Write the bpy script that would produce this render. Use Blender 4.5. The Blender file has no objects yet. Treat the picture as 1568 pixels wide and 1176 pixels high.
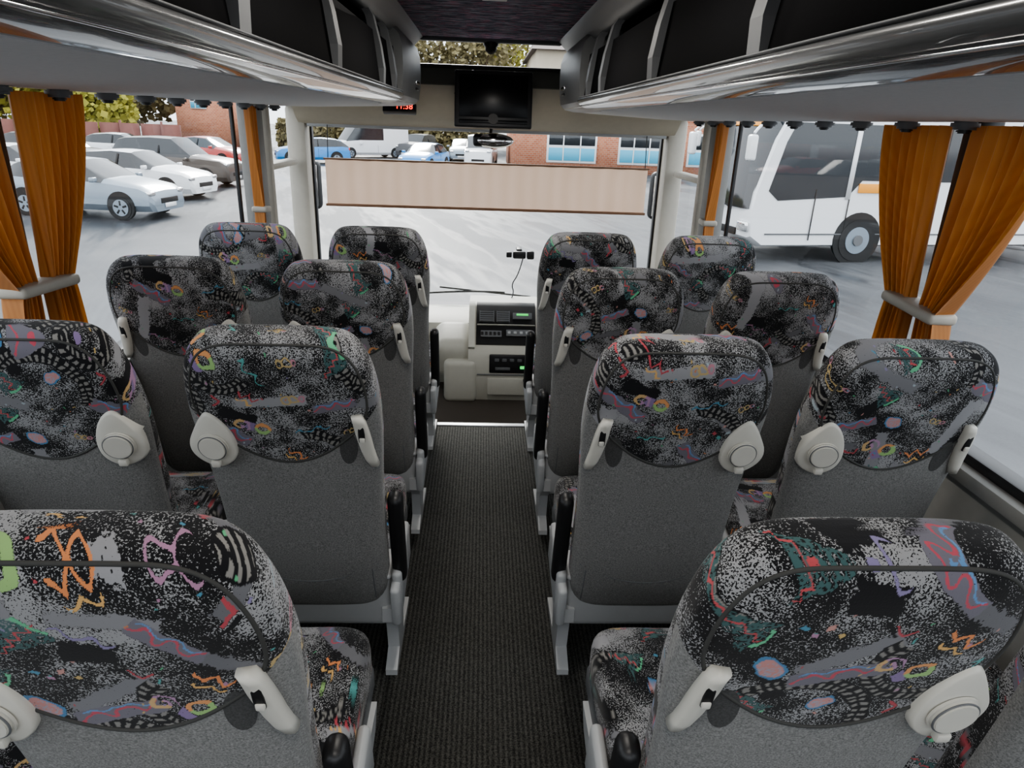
import bpy, bmesh, math, random
import numpy as np
from mathutils import Matrix, Vector
random.seed(7); rng=np.random.default_rng(11)
D=bpy.data; C=bpy.context
EYE=1.62
# ------------------------------------------------------------------ helpers
class NB:
    def __init__(s,name):
        s.mat=D.materials.new(name); s.mat.use_nodes=True
        s.nt=s.mat.node_tree; s.nt.nodes.clear()
        s.out=s.nt.nodes.new('ShaderNodeOutputMaterial')
    def n(s,t,**k):
        nd=s.nt.nodes.new(t)
        for a,b in k.items(): setattr(nd,a,b)
        return nd
    def l(s,a,b): s.nt.links.new(a,b)
    def put(s,v,sock):
        if v is None: return
        if isinstance(v,bpy.types.NodeSocket): s.l(v,sock)
        else: sock.default_value=v
    def m(s,op,a,b=None,c=None,clamp=False):
        nd=s.n('ShaderNodeMath',operation=op); nd.use_clamp=clamp
        s.put(a,nd.inputs[0]); s.put(b,nd.inputs[1]); s.put(c,nd.inputs[2])
        return nd.outputs[0]
    def xyz(s,x,y,z=0.0):
        nd=s.n('ShaderNodeCombineXYZ'); s.put(x,nd.inputs[0]); s.put(y,nd.inputs[1]); s.put(z,nd.inputs[2]); return nd.outputs[0]
    def obj(s):
        t=s.n('ShaderNodeTexCoord').outputs['Object']; sp=s.n('ShaderNodeSeparateXYZ'); s.l(t,sp.inputs[0])
        return t,sp.outputs[0],sp.outputs[1],sp.outputs[2]
    def noise(s,vec,scale,detail=2.0,rough=.5,dim='3D'):
        nd=s.n('ShaderNodeTexNoise'); nd.noise_dimensions=dim
        s.put(vec,nd.inputs['Vector']); nd.inputs['Scale'].default_value=scale
        nd.inputs['Detail'].default_value=detail; nd.inputs['Roughness'].default_value=rough
        return nd.outputs[0]
    def mix(s,f,a,b,bt='MIX'):
        nd=s.n('ShaderNodeMix',data_type='RGBA',blend_type=bt)
        s.put(f,nd.inputs[0])
        for v,i in ((a,6),(b,7)):
            if isinstance(v,bpy.types.NodeSocket): s.l(v,nd.inputs[i])
            else: nd.inputs[i].default_value=(v[0],v[1],v[2],1)
        return nd.outputs[2]
    def bsdf(s,col=(.5,.5,.5),rough=.5,metal=0.0,bump=None,bs=.3,bd=.002,emis=None,es=0,sheen=0,coat=0,spec=.5):
        b=s.n('ShaderNodeBsdfPrincipled')
        if isinstance(col,bpy.types.NodeSocket): s.l(col,b.inputs['Base Color'])
        else: b.inputs['Base Color'].default_value=(*col,1)
        s.put(rough,b.inputs['Roughness']); s.put(metal,b.inputs['Metallic'])
        b.inputs['Sheen Weight'].default_value=sheen; b.inputs['Coat Weight'].default_value=coat
        b.inputs['Specular IOR Level'].default_value=spec
        if emis: b.inputs['Emission Color'].default_value=(*emis,1); b.inputs['Emission Strength'].default_value=es
        if bump is not None:
            bp=s.n('ShaderNodeBump'); bp.inputs['Strength'].default_value=bs; bp.inputs['Distance'].default_value=bd
            s.l(bump,bp.inputs['Height']); s.l(bp.outputs[0],b.inputs['Normal'])
        s.l(b.outputs[0],s.out.inputs[0]); return b
def plain(name,col,rough=.5,metal=0.,var=.06,nscale=30,bs=.0,coat=0,spec=.5):
    k=NB(name); t,x,y,z=k.obj(); n=k.noise(t,nscale,2)
    a=tuple(c*(1-var) for c in col); b=tuple(min(1,c*(1+var)) for c in col)
    k.bsdf(k.mix(n,a,b),rough,metal,bump=k.noise(t,nscale*12,1) if bs>0 else None,bs=bs,bd=.001,coat=coat,spec=spec); return k.mat

# ---------------- moquette pattern: motif field computed with numpy, stored as mesh colour attributes
S=1000
yy,xx=np.mgrid[0:S,0:S]/S
fx=np.fft.fftfreq(S)[:,None]; fy=np.fft.fftfreq(S)[None,:]
def gnoise(sig):
    w=rng.standard_normal((S,S)); f=np.fft.fft2(w)*np.exp(-2*(math.pi*sig)**2*(fx**2+fy**2)); r=np.fft.ifft2(f).real; return (r-r.mean())/r.std()
LEV=gnoise(34)*.62+gnoise(12)*.38
RGB=np.zeros((S,S,3)); ALP=np.zeros((S,S))
dU=gnoise(10)*.003; dV=gnoise(10)*.003; FR=gnoise(1.5)
def loc(cx,cy,ang):
    dx=(xx+dU-cx+.5)%1-.5; dy=(yy+dV-cy+.5)%1-.5
    c,s_=math.cos(math.radians(ang)),math.sin(math.radians(ang)); return dx*c+dy*s_,dy*c-dx*s_
def stamp(mask,col,a=1.0):
    mask=mask.astype(bool); g_=sum(col)/3; RGB[mask]=tuple((c_*.80+g_*.20)*.86 for c_ in col); ALP[mask]=a
def box(X,Y,a,b): return (np.abs(X)<a)&(np.abs(Y)<b)
GREYS=[(.24,.24,.255),(.20,.20,.215),(.30,.30,.315),(.15,.15,.165)]
for q in range(5):
    X,Y=loc(rng.random(),rng.random(),rng.uniform(0,180)); stamp((np.abs(X)+FR*.003<rng.uniform(.05,.08))&(np.abs(Y)+FR*.003<rng.uniform(.025,.04)),(.011,.011,.013))
for (cx,cy,a,l_,w_) in ((.18,.62,78,.14,.028),(.62,.28,8,.17,.026),(.84,.86,-24,.13,.024),(.06,.14,38,.11,.024),(.42,.93,5,.13,.022),(.93,.48,95,.12,.024),(.40,.44,30,.10,.020),(.66,.68,-50,.10,.022),(.30,.25,-35,.09,.020),(.75,.50,12,.10,.020),(.12,.40,-8,.10,.020)):
    X,Y=loc(cx,cy,a); stamp((np.abs(X)+FR*.004<l_)&(np.abs(Y)+FR*.003<w_),GREYS[int(rng.integers(4))])
for (cx,cy,R,a0,a1) in ((.52,.58,.19,-2.6,1.6),(.02,.88,.15,-.5,2.6),(.80,.10,.13,1.0,4.4),(.25,.10,.12,2.4,5.6)):
    X,Y=loc(cx,cy,0); r=np.hypot(X,Y); an=(np.arctan2(Y,X)-a0)%(2*math.pi)
    b=(np.abs(r-R)<.024)&(an<(a1-a0)); stamp(b,(.010,.010,.012))
    stamp(b&(np.abs(r-R)<.020)&(np.abs(r-R)>.004)&(np.sin(an*R*290+np.abs(r-R)*90)>.15),(.24,.23,.21))
PAL=[(.62,.20,.06),(.50,.05,.07),(.06,.27,.40),(.10,.42,.20),(.42,.20,.33),(.55,.38,.12),(.24,.20,.38),(.36,.44,.48),(.55,.26,.22),(.08,.36,.34)]
def pc(): return PAL[int(rng.integers(len(PAL)))]
def m_squig(cx,cy,a,s):
    X,Y=loc(cx,cy,a); stamp(box(X,Y,.105*s,.030*s),(.17,.16,.20)); stamp((np.abs(Y-.015*s*np.sin(X*80/s))<.0046*s)&(np.abs(X)<.10*s),(.55,.06,.10)); stamp((np.abs(Y-.016*s-.009*s*np.sin(X*70/s))<.003*s)&(np.abs(X)<.09*s),(.10,.28,.55))
def m_zig(cx,cy,a,s):
    c_=(.75,.24,.05) if rng.random()<.6 else pc(); X,Y=loc(cx,cy,a); t=np.abs(((X*19/s)%1)-.5)*4-1
    stamp((np.abs(Y-.016*s*t)<.0065*s)&(np.abs(X)<.050*s),c_); stamp((np.abs(Y+.038*s-.011*s*t)<.006*s)&(np.abs(X)<.040*s),(.70,.40,.10))
def m_ring(cx,cy,a,s):
    X,Y=loc(cx,cy,a); r=np.hypot(X,Y); m_=(np.abs(r-.026*s)<.009*s); stamp(m_&(Y>0),(.72,.30,.08)); stamp(m_&(Y<=0),(.30,.52,.16)); stamp(box(X+.054*s,Y,.018*s,.022*s),(.24,.16,.34))
    X,Y=loc(cx-.085*s,cy+.02*s,a); r=np.hypot(X,Y); m_=(np.sin(r*190/s+np.arctan2(Y,X))>.0)&(r<.040*s); stamp(m_&(X>0),(.42,.22,.38)); stamp(m_&(X<=0),(.60,.38,.14))
def m_ell(cx,cy,a,s):
    X,Y=loc(cx,cy,a); r=np.hypot(X,Y*1.35); stamp(r<.048*s,(.05,.22,.42)); stamp(r<.039*s,(.55,.24,.22)); stamp((r<.039*s)&(FR>.5),(.36,.32,.38))
def m_sq(cx,cy,a,s):
    for q in range(4):
        X,Y=loc(cx+(q-1.5)*.034*s,cy+.010*(-1)**q,a+20*q); stamp(box(X,Y,.011*s,.010*s),pc())
def m_tri(cx,cy,a,s):
    X,Y=loc(cx,cy,a); stamp((np.abs(Y)<(X+.07*s)*.5)&(X<.06*s)&(FR<.5),(.05,.13,.13)); t=np.abs(((X*30/s)%1)-.5)*4-1
    stamp((np.abs(Y-.012*s*t)<.004*s)&(np.abs(X)<.06*s),(.55,.06,.07)); stamp(box(X-.066*s,Y,.005*s,.035*s),(.12,.50,.26))
def m_curl(cx,cy,a,s):
    c_=(.50,.36,.14)
    for q in range(3):
        X,Y=loc(cx+q*.028*s*math.cos(math.radians(a)),cy+q*.028*s*math.sin(math.radians(a)),0); r=np.hypot(X,Y); stamp(np.abs(r-(.017-.003*q)*s)<.004*s,c_ if q<2 else (.5,.2,.26))
def m_wave(cx,cy,a,s):
    c_=pc(); X,Y=loc(cx,cy,a); stamp((np.abs(Y-.011*s*np.sin(X*95/s))<.0042*s)&(np.abs(X)<.065*s),c_)
def m_L(cx,cy,a,s):
    X,Y=loc(cx,cy,a); stamp(box(X,Y,.026*s,.005*s)|box(X-.024*s,Y-.018*s,.005*s,.02*s),(.5,.05,.07)); stamp(box(X+.01*s,Y+.018*s,.03*s,.006*s),(.012,.012,.014))
fn=[m_squig,m_zig,m_ring,m_ell,m_sq,m_tri,m_curl,m_wave,m_L]
order=[0,2,7,6,5,4, 3,8,1,6,0,2, 5,4,7,0,8,3, 2,6,5,1,7,4, 0,3,8,2,6,5, 7,1,4,0,3,8]*2
i_=0; NG=7
for gy in range(NG):
    for gx in range(NG):
        if i_%6!=5: fn[order[i_]]((gx+.5+.3*(gy%2))/NG+rng.uniform(-.025,.025),(gy+.5)/NG+rng.uniform(-.025,.025),rng.uniform(-60,60),rng.uniform(.68,.95))
        i_+=1
for q in range(90):
    X,Y=loc(rng.random(),rng.random(),rng.uniform(0,180)); stamp(box(X,Y,.0045,.0028),pc())
def sample(u,v):
    i=np.floor((v%1)*S).astype(int)%S; j=np.floor((u%1)*S).astype(int)%S
    return RGB[i,j],ALP[i,j],LEV[i,j]
TILE=.66
def paint(me,u,v):
    c,a,l_=sample(u,v); n=len(u)
    at=me.attributes.new('pat','FLOAT_COLOR','POINT'); at.data.foreach_set('color',np.concatenate([c,np.ones((n,1))],1).astype(np.float32).ravel())
    at=me.attributes.new('patmask','FLOAT','POINT'); at.data.foreach_set('value',a.astype(np.float32))
    at=me.attributes.new('patlev','FLOAT','POINT'); at.data.foreach_set('value',l_.astype(np.float32))
def fabric(name,with_back):
    k=NB(name); t,x,y,z=k.obj()
    def at(n_): 
        a=k.n('ShaderNodeAttribute'); a.attribute_name=n_; return a
    pat=at('pat').outputs['Color']; pm=at('patmask').outputs['Fac']; pl=at('patlev').outputs['Fac']
    sp=k.noise(t,350,1,.7)
    s=k.m('GREATER_THAN',k.m('ADD',sp,k.m('MULTIPLY',pl,.095)),.535)
    base=k.mix(s,(.010,.010,.011),(.27,.27,.275))
    mk_=k.m('GREATER_THAN',k.m('ADD',pm,k.m('MULTIPLY',k.m('SUBTRACT',sp,.5),1.9)),.52)
    col=k.mix(mk_,base,pat); bump=sp
    if with_back:
        bx=k.m('DIVIDE',x,.21); b=k.m('ADD',.565,k.m('MULTIPLY',k.m('MULTIPLY',bx,bx),.15))
        back=k.m('MULTIPLY',k.m('LESS_THAN',z,b),k.m('LESS_THAN',y,-.012))
        n1=k.noise(t,300,2,.75); g=k.mix(k.m('MULTIPLY',k.m('SUBTRACT',n1,.25),2.0,clamp=True),(.085,.085,.083),(.275,.275,.266))
        col=k.mix(back,col,g)
        bump=k.mix(back,sp,n1)
    k.bsdf(col,.9,bump=bump,bs=.2,bd=.0012,sheen=.12,spec=.2); return k.mat

M={}
M['seatback']=fabric('seat_fabric',True); M['cushion']=fabric('cushion_fabric',False)
M['cream']=plain('cream_plastic',(.54,.525,.475),.42,var=.03)
M['dashcream']=plain('dash_cream_plastic',(.50,.49,.43),.5,var=.04)
M['ltgrey']=plain('light_grey_plastic',(.39,.40,.405),.42,var=.04)
M['midgrey']=plain('mid_grey_plastic',(.13,.135,.14),.5)
M['housing']=plain('rack_housing_grey',(.18,.185,.185),.42,var=.03)
M['black']=plain('black_plastic',(.013,.013,.014),.42)
M['dark']=plain('dark_textile',(.007,.007,.008),.95,var=.3,nscale=200,spec=.1)
M['piping']=plain('piping',(.045,.045,.042),.8)
M['under']=plain('rack_underside_felt',(.82,.82,.82),.85,nscale=90,bs=.2)
M['rail']=plain('rack_rail_gloss',(.10,.104,.107),.27,metal=.0,var=.03,nscale=4,coat=.7)
M['wallgrey']=plain('wall_trim_grey',(.22,.22,.21),.6)
M['pillar']=plain('pillar_beige',(.47,.44,.38),.55)
M['header']=plain('header_beige',(.50,.45,.36),.6)
M['olive']=plain('header_lower_lip',(.05,.05,.042),.6)
M['chrome']=plain('chrome',(.8,.8,.8),.1,metal=1)
M['mat']=plain('brown_mat',(.055,.045,.036),.8)
M['alu']=plain('aluminium_strip',(.45,.46,.47),.35,metal=.8)
M['rubber']=plain('rubber',(.015,.015,.015),.7)
M['bodyglass']=plain('car_glass',(.02,.025,.03),.08,var=0,spec=.8)
k=NB('ribbed_carpet'); t,x,y,z=k.obj()
rib=k.m('SINE',k.m('MULTIPLY',x,2*math.pi/.0145)); n=k.noise(t,260,1,.7); n2=k.noise(t,2.5,3)
f=k.m('ADD',k.m('MULTIPLY',rib,.24),k.m('MULTIPLY',k.m('SUBTRACT',n,.30),2.0),clamp=True)
c=k.mix(f,(.020,.020,.020),(.15,.15,.138)); c=k.mix(k.m('MULTIPLY',n2,.35),c,(.04,.04,.037))
k.bsdf(c,.95,bump=f,bs=.5,bd=.003,spec=.15); M['carpet']=k.mat
k=NB('headliner_fabric'); t,x,y,z=k.obj()
n=k.noise(k.xyz(k.m('MULTIPLY',x,8),k.m('MULTIPLY',y,60)),1.0,2,.6); n1=k.noise(k.xyz(k.m('MULTIPLY',x,14),k.m('MULTIPLY',y,90),4.0),1.0,1,.6)
c=k.mix(k.m('GREATER_THAN',n,.53),(.06,.065,.11),(.34,.33,.41)); c=k.mix(k.m('GREATER_THAN',n1,.62),c,(.55,.16,.26))
k.bsdf(c,.9); M['headliner']=k.mat
k=NB('window_glass'); tr=k.n('ShaderNodeBsdfTransparent'); tr.inputs[0].default_value=(.93,.95,.95,1)
gl=k.n('ShaderNodeBsdfGlossy'); gl.inputs['Roughness'].default_value=.02
mx=k.n('ShaderNodeMixShader'); lw=k.n('ShaderNodeLayerWeight'); lw.inputs[0].default_value=.5
k.l(k.m('ADD',k.m('MULTIPLY',k.m('POWER',lw.outputs['Facing'],4.0),.12),.035),mx.inputs[0]); k.l(tr.outputs[0],mx.inputs[1]); k.l(gl.outputs[0],mx.inputs[2]); k.l(mx.outputs[0],k.out.inputs[0]); M['glass']=k.mat
def cloth(name,c1,c2,freq,trans):
    k=NB(name); t,x,y,z=k.obj()
    st=k.m('ADD',k.m('MULTIPLY',k.m('SINE',k.m('MULTIPLY',k.m('ADD',y,x),freq)),.5),.5)
    n=k.noise(t,3,1); c=k.mix(k.m('ADD',k.m('MULTIPLY',st,.4),k.m('MULTIPLY',n,.6)),c1,c2)
    d=k.n('ShaderNodeBsdfPrincipled'); d.inputs['Roughness'].default_value=.5; d.inputs['Sheen Weight'].default_value=.2
    tt=k.n('ShaderNodeBsdfTranslucent'); mx=k.n('ShaderNodeMixShader'); mx.inputs[0].default_value=trans
    k.l(c,d.inputs[0]); k.l(c,tt.inputs[0]); k.l(d.outputs[0],mx.inputs[1]); k.l(tt.outputs[0],mx.inputs[2]); k.l(mx.outputs[0],k.out.inputs[0]); return k.mat
M['curtain']=cloth('orange_curtain',(.46,.165,.03),(.56,.23,.05),420,.20)
M['blind']=cloth('blind_fabric',(.56,.40,.30),(.64,.48,.38),60,.42)
k=NB('asphalt'); t,x,y,z=k.obj()
n=k.noise(t,.16,4,.6); n2=k.noise(k.xyz(k.m('ADD',x,k.m('MULTIPLY',y,.3)),k.m('MULTIPLY',y,.16)),.55,4,.65); n3=k.noise(t,30,2,.7)
c=k.mix(n3,(.045,.048,.054),(.095,.10,.106)); wet=k.m('MULTIPLY',k.m('SUBTRACT',n2,.46),9.0,clamp=True)
c=k.mix(k.m('MULTIPLY',k.m('SUBTRACT',n,.46),2.6,clamp=True),c,(.19,.195,.20)); c=k.mix(k.m('MULTIPLY',wet,.6),c,(.026,.029,.034))
k.bsdf(c,k.m('SUBTRACT',.60,k.m('MULTIPLY',wet,.30)),bump=n3,bs=.1,spec=.45); M['asphalt']=k.mat
k=NB('brick'); t,x,y,z=k.obj(); b=k.n('ShaderNodeTexBrick'); k.l(k.xyz(k.m('ADD',x,y),z),b.inputs['Vector'])
b.inputs['Scale'].default_value=2.2; b.inputs['Color1'].default_value=(.50,.17,.09,1); b.inputs['Color2'].default_value=(.62,.25,.14,1); b.inputs['Mortar'].default_value=(.5,.4,.32,1); b.inputs['Mortar Size'].default_value=.02
k.bsdf(b.outputs[0],.85); M['brick']=k.mat
def leafmat(name,c1,c2):
    k=NB(name); t,x,y,z=k.obj(); k.bsdf(k.mix(k.noise(t,1.8,3),c1,c2),.8); return k.mat
M['leaf']=leafmat('foliage',(.14,.18,.04),(.48,.40,.06)); M['leaf2']=leafmat('foliage_dark',(.10,.10,.05),(.28,.22,.10))
M['bark']=plain('bark',(.12,.08,.05),.9,var=.3)
M['white']=plain('white_paint',(.80,.81,.82),.25,var=.02,coat=.5)
M['silver']=plain('silver_paint',(.26,.31,.36),.3,metal=.4,var=.02,coat=.4)
M['charcoal']=plain('charcoal_paint',(.06,.06,.065),.3,metal=.2,var=.02,coat=.4)
M['bluep']=plain('blue_paint',(.04,.26,.62),.3,var=.02,coat=.5)
M['redp']=plain('red_paint',(.5,.05,.04),.3,var=.02,coat=.5)
M['bronze']=plain('bronze_paint',(.10,.088,.078),.3,metal=.3,var=.02,coat=.4)
M['fence']=plain('fence_paint',(.20,.085,.07),.8,var=.2,nscale=3)
M['render']=plain('cream_render',(.52,.46,.36),.8,nscale=2)
M['roofm']=plain('roof_tiles',(.16,.13,.12),.8)
M['bluewin']=plain('blue_panel',(.10,.42,.60),.4)
M['orange']=plain('orange_sign',(.85,.35,.04),.5)
k=NB('red_digits'); k.bsdf((.3,0,0),.5,emis=(1,.03,.01),es=4); M['digits']=k.mat
k=NB('green_display'); k.bsdf((.0,.1,0),.5,emis=(.1,1,.2),es=1.0); M['green']=k.mat
k=NB('fill_diffuser'); k.bsdf((.8,.8,.8),.5); M['fill_lamp']=k.mat  # diffuser of the added ceiling fill

def mk(name,verts,faces,mats,fm=None,smooth=True,parent=None,loc=(0,0,0),rot=None,auto=None):
    me=D.meshes.new(name); me.from_pydata([tuple(v) for v in verts],[],faces); 
    if not isinstance(mats,(list,tuple)): mats=[mats]
    for m_ in mats: me.materials.append(m_)
    if fm:
        for p,i in zip(me.polygons,fm): p.material_index=i
    bm=bmesh.new(); bm.from_mesh(me); bmesh.ops.recalc_face_normals(bm,faces=bm.faces)
    if auto is not None:
        for e in bm.edges:
            if len(e.link_faces)==2 and e.calc_face_angle()>auto: e.smooth=False
    bm.to_mesh(me); bm.free()
    me.polygons.foreach_set('use_smooth',[smooth]*len(me.polygons))
    o=D.objects.new(name,me); C.collection.objects.link(o); o.location=loc
    if rot: o.rotation_euler=rot
    if parent: o.parent=parent
    return o
def group(name,loc=(0,0,0),rot=(0,0,0)):
    e=D.objects.new(name,None); e.empty_display_size=.1; C.collection.objects.link(e); e.location=loc; e.rotation_euler=rot; return e
def rbox(name,size,loc,mat,bev=.01,seg=3,parent=None,rot=None,taper=None):
    bm=bmesh.new(); bmesh.ops.create_cube(bm,size=1)
    for v in bm.verts:
        v.co=Vector((v.co.x*size[0],v.co.y*size[1],v.co.z*size[2]))
        if taper and v.co.z>0: v.co.x*=taper[0]; v.co.y*=taper[1]
    if bev>0: bmesh.ops.bevel(bm,geom=bm.edges[:],offset=min(bev,min(size)*.49),segments=seg,affect='EDGES',profile=.5)
    for e in bm.edges:
        if len(e.link_faces)==2 and e.calc_face_angle()>.6: e.smooth=False
    me=D.meshes.new(name); bm.to_mesh(me); bm.free(); me.materials.append(mat)
    for p in me.polygons: p.use_smooth=True
    o=D.objects.new(name,me); C.collection.objects.link(o); o.location=loc
    if rot: o.rotation_euler=rot
    if parent: o.parent=parent
    return o
def cyl(name,r,h,loc,mat,parent=None,rot=None,n=28,bev=.0,r2=None):
    bm=bmesh.new(); bmesh.ops.create_cone(bm,cap_ends=True,segments=n,radius1=r,radius2=r if r2 is None else r2,depth=h)
    if bev: bmesh.ops.bevel(bm,geom=[e for e in bm.edges if abs(e.verts[0].co.z-e.verts[1].co.z)<1e-5],offset=bev,segments=2,affect='EDGES')
    for e in bm.edges:
        if len(e.link_faces)==2 and e.calc_face_angle()>.7: e.smooth=False
    me=D.meshes.new(name); bm.to_mesh(me); bm.free(); me.materials.append(mat)
    for p in me.polygons: p.use_smooth=True
    o=D.objects.new(name,me); C.collection.objects.link(o); o.location=loc
    if rot: o.rotation_euler=rot
    if parent: o.parent=parent
    return o
def tube(name,pts,r,mat,parent=None,closed=False,loc=(0,0,0),rot=None,smooth=True):
    cu=D.curves.new(name,'CURVE'); cu.dimensions='3D'; sp=cu.splines.new('NURBS' if smooth else 'POLY'); sp.points.add(len(pts)-1)
    for p,q in zip(sp.points,pts): p.co=(*q,1)
    sp.use_cyclic_u=closed
    if smooth: sp.use_endpoint_u=not closed; sp.order_u=3
    cu.bevel_depth=r; cu.bevel_resolution=2; cu.materials.append(mat)
    o=D.objects.new(name,cu); C.collection.objects.link(o); o.location=loc
    if rot: o.rotation_euler=rot
    if parent: o.parent=parent
    return o
def extrude_profile(name,prof,y0,y1,mats,fm=None,closed=True,parent=None,auto=.5,ny=1):
    n=len(prof); vs=[];fs=[];mi=[]
    for j in range(ny+1):
        y=y0+(y1-y0)*j/ny
        vs+=[(p[0],y,p[1]) for p in prof]
    for j in range(ny):
        for i in range(n if closed else n-1):
            a=i+j*n;b=(i+1)%n+j*n; fs.append((a,b,b+n,a+n)); mi.append(fm[i] if fm else 0)
    if closed: fs.append(tuple(range(n))); fs.append(tuple(range(ny*n,ny*n+n))); mi+= [0,0]
    return mk(name,vs,fs,mats,mi,parent=parent,auto=auto)
def sup(a,n): 
    c,s=math.cos(a),math.sin(a)
    return math.copysign(abs(c)**(2/n),c),math.copysign(abs(s)**(2/n),s)

# ------------------------------------------------------------------ seats
SEC0=[(0.0,.190,-.035,.045),(.02,.205,-.05,.06),(.12,.209,-.066,.065),(.22,.210,-.068,.06),(.34,.210,-.062,.06),(.46,.213,-.06,.056),(.56,.219,-.062,.050),(.64,.2245,-.066,.044),
     (.71,.225,-.074,.038),(.77,.221,-.079,.034),(.82,.213,-.081,.030),(.858,.201,-.080,.027),(.884,.187,-.074,.023),(.903,.169,-.062,.017),(.912,.142,-.044,.008),(.914,.06,-.026,-.008)]
def chaikin(P):
    Q=[P[0]]
    for a,b in zip(P,P[1:]):
        Q.append(tuple(.75*p+.25*q for p,q in zip(a,b))); Q.append(tuple(.25*p+.75*q for p,q in zip(a,b)))
    return Q+[P[-1]]
SEC=np.array(chaikin(chaikin(SEC0)))
def interp(z): return tuple(np.interp(z,SEC[:,0],SEC[:,i]) for i in (1,2,3))
NP=3.6
def yback(x,z):
    hw,yb,yf=interp(z); yc=(yb+yf)/2; h=(yf-yb)/2
    return float(yc-h*max(0,1-min(1,abs(x/hw))**NP)**(1/NP))
def back_base(step):
    seg=np.sqrt((np.diff(SEC,axis=0)**2).sum(1)); s=np.concatenate([[0],np.cumsum(seg)])
    s52=np.interp(.53,SEC[:,0],s)
    t=np.concatenate([np.linspace(0,s52,28,endpoint=False),np.linspace(s52,s[-1],int((s[-1]-s52)/step))])
    R=np.stack([np.interp(t,s,SEC[:,i]) for i in range(4)],1)
    a=np.linspace(0,2*math.pi,1200001)[:-1]+2.1e-6; c,s_=np.cos(a),np.sin(a)
    cx=np.sign(c)*np.abs(c)**(2/NP); cy=np.sign(s_)*np.abs(s_)**(2/NP)
    X=cx*.22; Y=cy*.065; L=np.hypot(np.roll(X,-1)-X,np.roll(Y,-1)-Y)*np.where(Y>.03,.15,1.0)
    cum=np.cumsum(L); N=int(cum[-1]/step); idx=np.unique(np.searchsorted(cum,np.linspace(0,cum[-1],N,endpoint=False))); N=len(idx); cx=cx[idx]; cy=cy[idx]
    hw=R[:,1][:,None]; yc=((R[:,2]+R[:,3])/2)[:,None]; h=((R[:,3]-R[:,2])/2)[:,None]
    V=np.stack([hw*cx,yc+h*cy,np.repeat(R[:,0][:,None],N,1)],2).reshape(-1,3)
    m=len(R); j=np.arange(m-1)[:,None]; i=np.arange(N)[None,:]; a_=j*N+i; b_=j*N+(i+1)%N
    F=np.stack([a_,b_,b_+N,a_+N],2).reshape(-1,4).tolist(); F+=[tuple(range(N)),tuple(range((m-1)*N,m*N))]
    o=mk('backrest',V.tolist(),F,M['seatback']); me=o.data; D.objects.remove(o); return me,V
BASE_HI=back_base(.0019); BASE_LO=back_base(.0034)
def make_back(hi,ou,ov):
    me,V=BASE_HI if hi else BASE_LO
    me=me.copy(); u=(V[:,0]+.5*V[:,1])/TILE+ou; v=(V[:,2]-.9*V[:,1])/TILE+ov; paint(me,u,v)
    o=D.objects.new('backrest',me); C.collection.objects.link(o); return o
def cushion_base():
    N=240; a=np.linspace(0,2*math.pi,N+1)[:-1]; c,s_=np.cos(a),np.sin(a); n=5.
    cx=np.sign(c)*np.abs(c)**(2/n); cy=np.sign(s_)*np.abs(s_)**(2/n)
    prof=[(.90,-.06),(.97,-.055),(1.0,-.04),(1.0,-.01),(1.0,.02),(.99,.038),(.97,.05),(.945,.057),(.92,.06)]+[(q,.06+.004*math.sin(q*3)) for q in np.linspace(.90,.02,80)]
    V=[];
    for sc,z in prof:
        X=.215*sc*cx; Y=.235*sc*cy; Z=z+.010*(np.abs(X)/.215)**2-np.where((Y>.08)&(z>0),(Y-.08)**2*1.4,0)
        V.append(np.stack([X,Y,Z],1))
    V=np.concatenate(V); m=len(prof); j=np.arange(m-1)[:,None]; i=np.arange(N)[None,:]; a_=j*N+i; b_=j*N+(i+1)%N
    F=np.stack([a_,b_,b_+N,a_+N],2).reshape(-1,4).tolist(); F+=[tuple(range(N)),tuple(range((m-1)*N,m*N))]
    o=mk('cushion',V.tolist(),F,M['cushion']); me=o.data; D.objects.remove(o); return me,V
CB=cushion_base()
CUSH=[]
for q in range(4):
    me=CB[0].copy(); V=CB[1]; paint(me,(V[:,0]+.5*V[:,2])/TILE+q*.37,(V[:,1]+.9*V[:,2])/TILE+q*.61); CUSH.append(me)
REC=math.radians(12); ZH=.278
def W(x,y,z): return (x, y*math.cos(REC)-z*math.sin(REC), ZH+y*math.sin(REC)+z*math.cos(REC))
k=NB('recess_shade_grey'); t,x,y,z=k.obj(); n1=k.noise(t,300,2,.75); k.bsdf(k.mix(n1,(.03,.03,.03),(.12,.12,.118)),.95,spec=.1); M['recess_shade']=k.mat  # darkened seat grey: shade of the handle recess put into the colour
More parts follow.
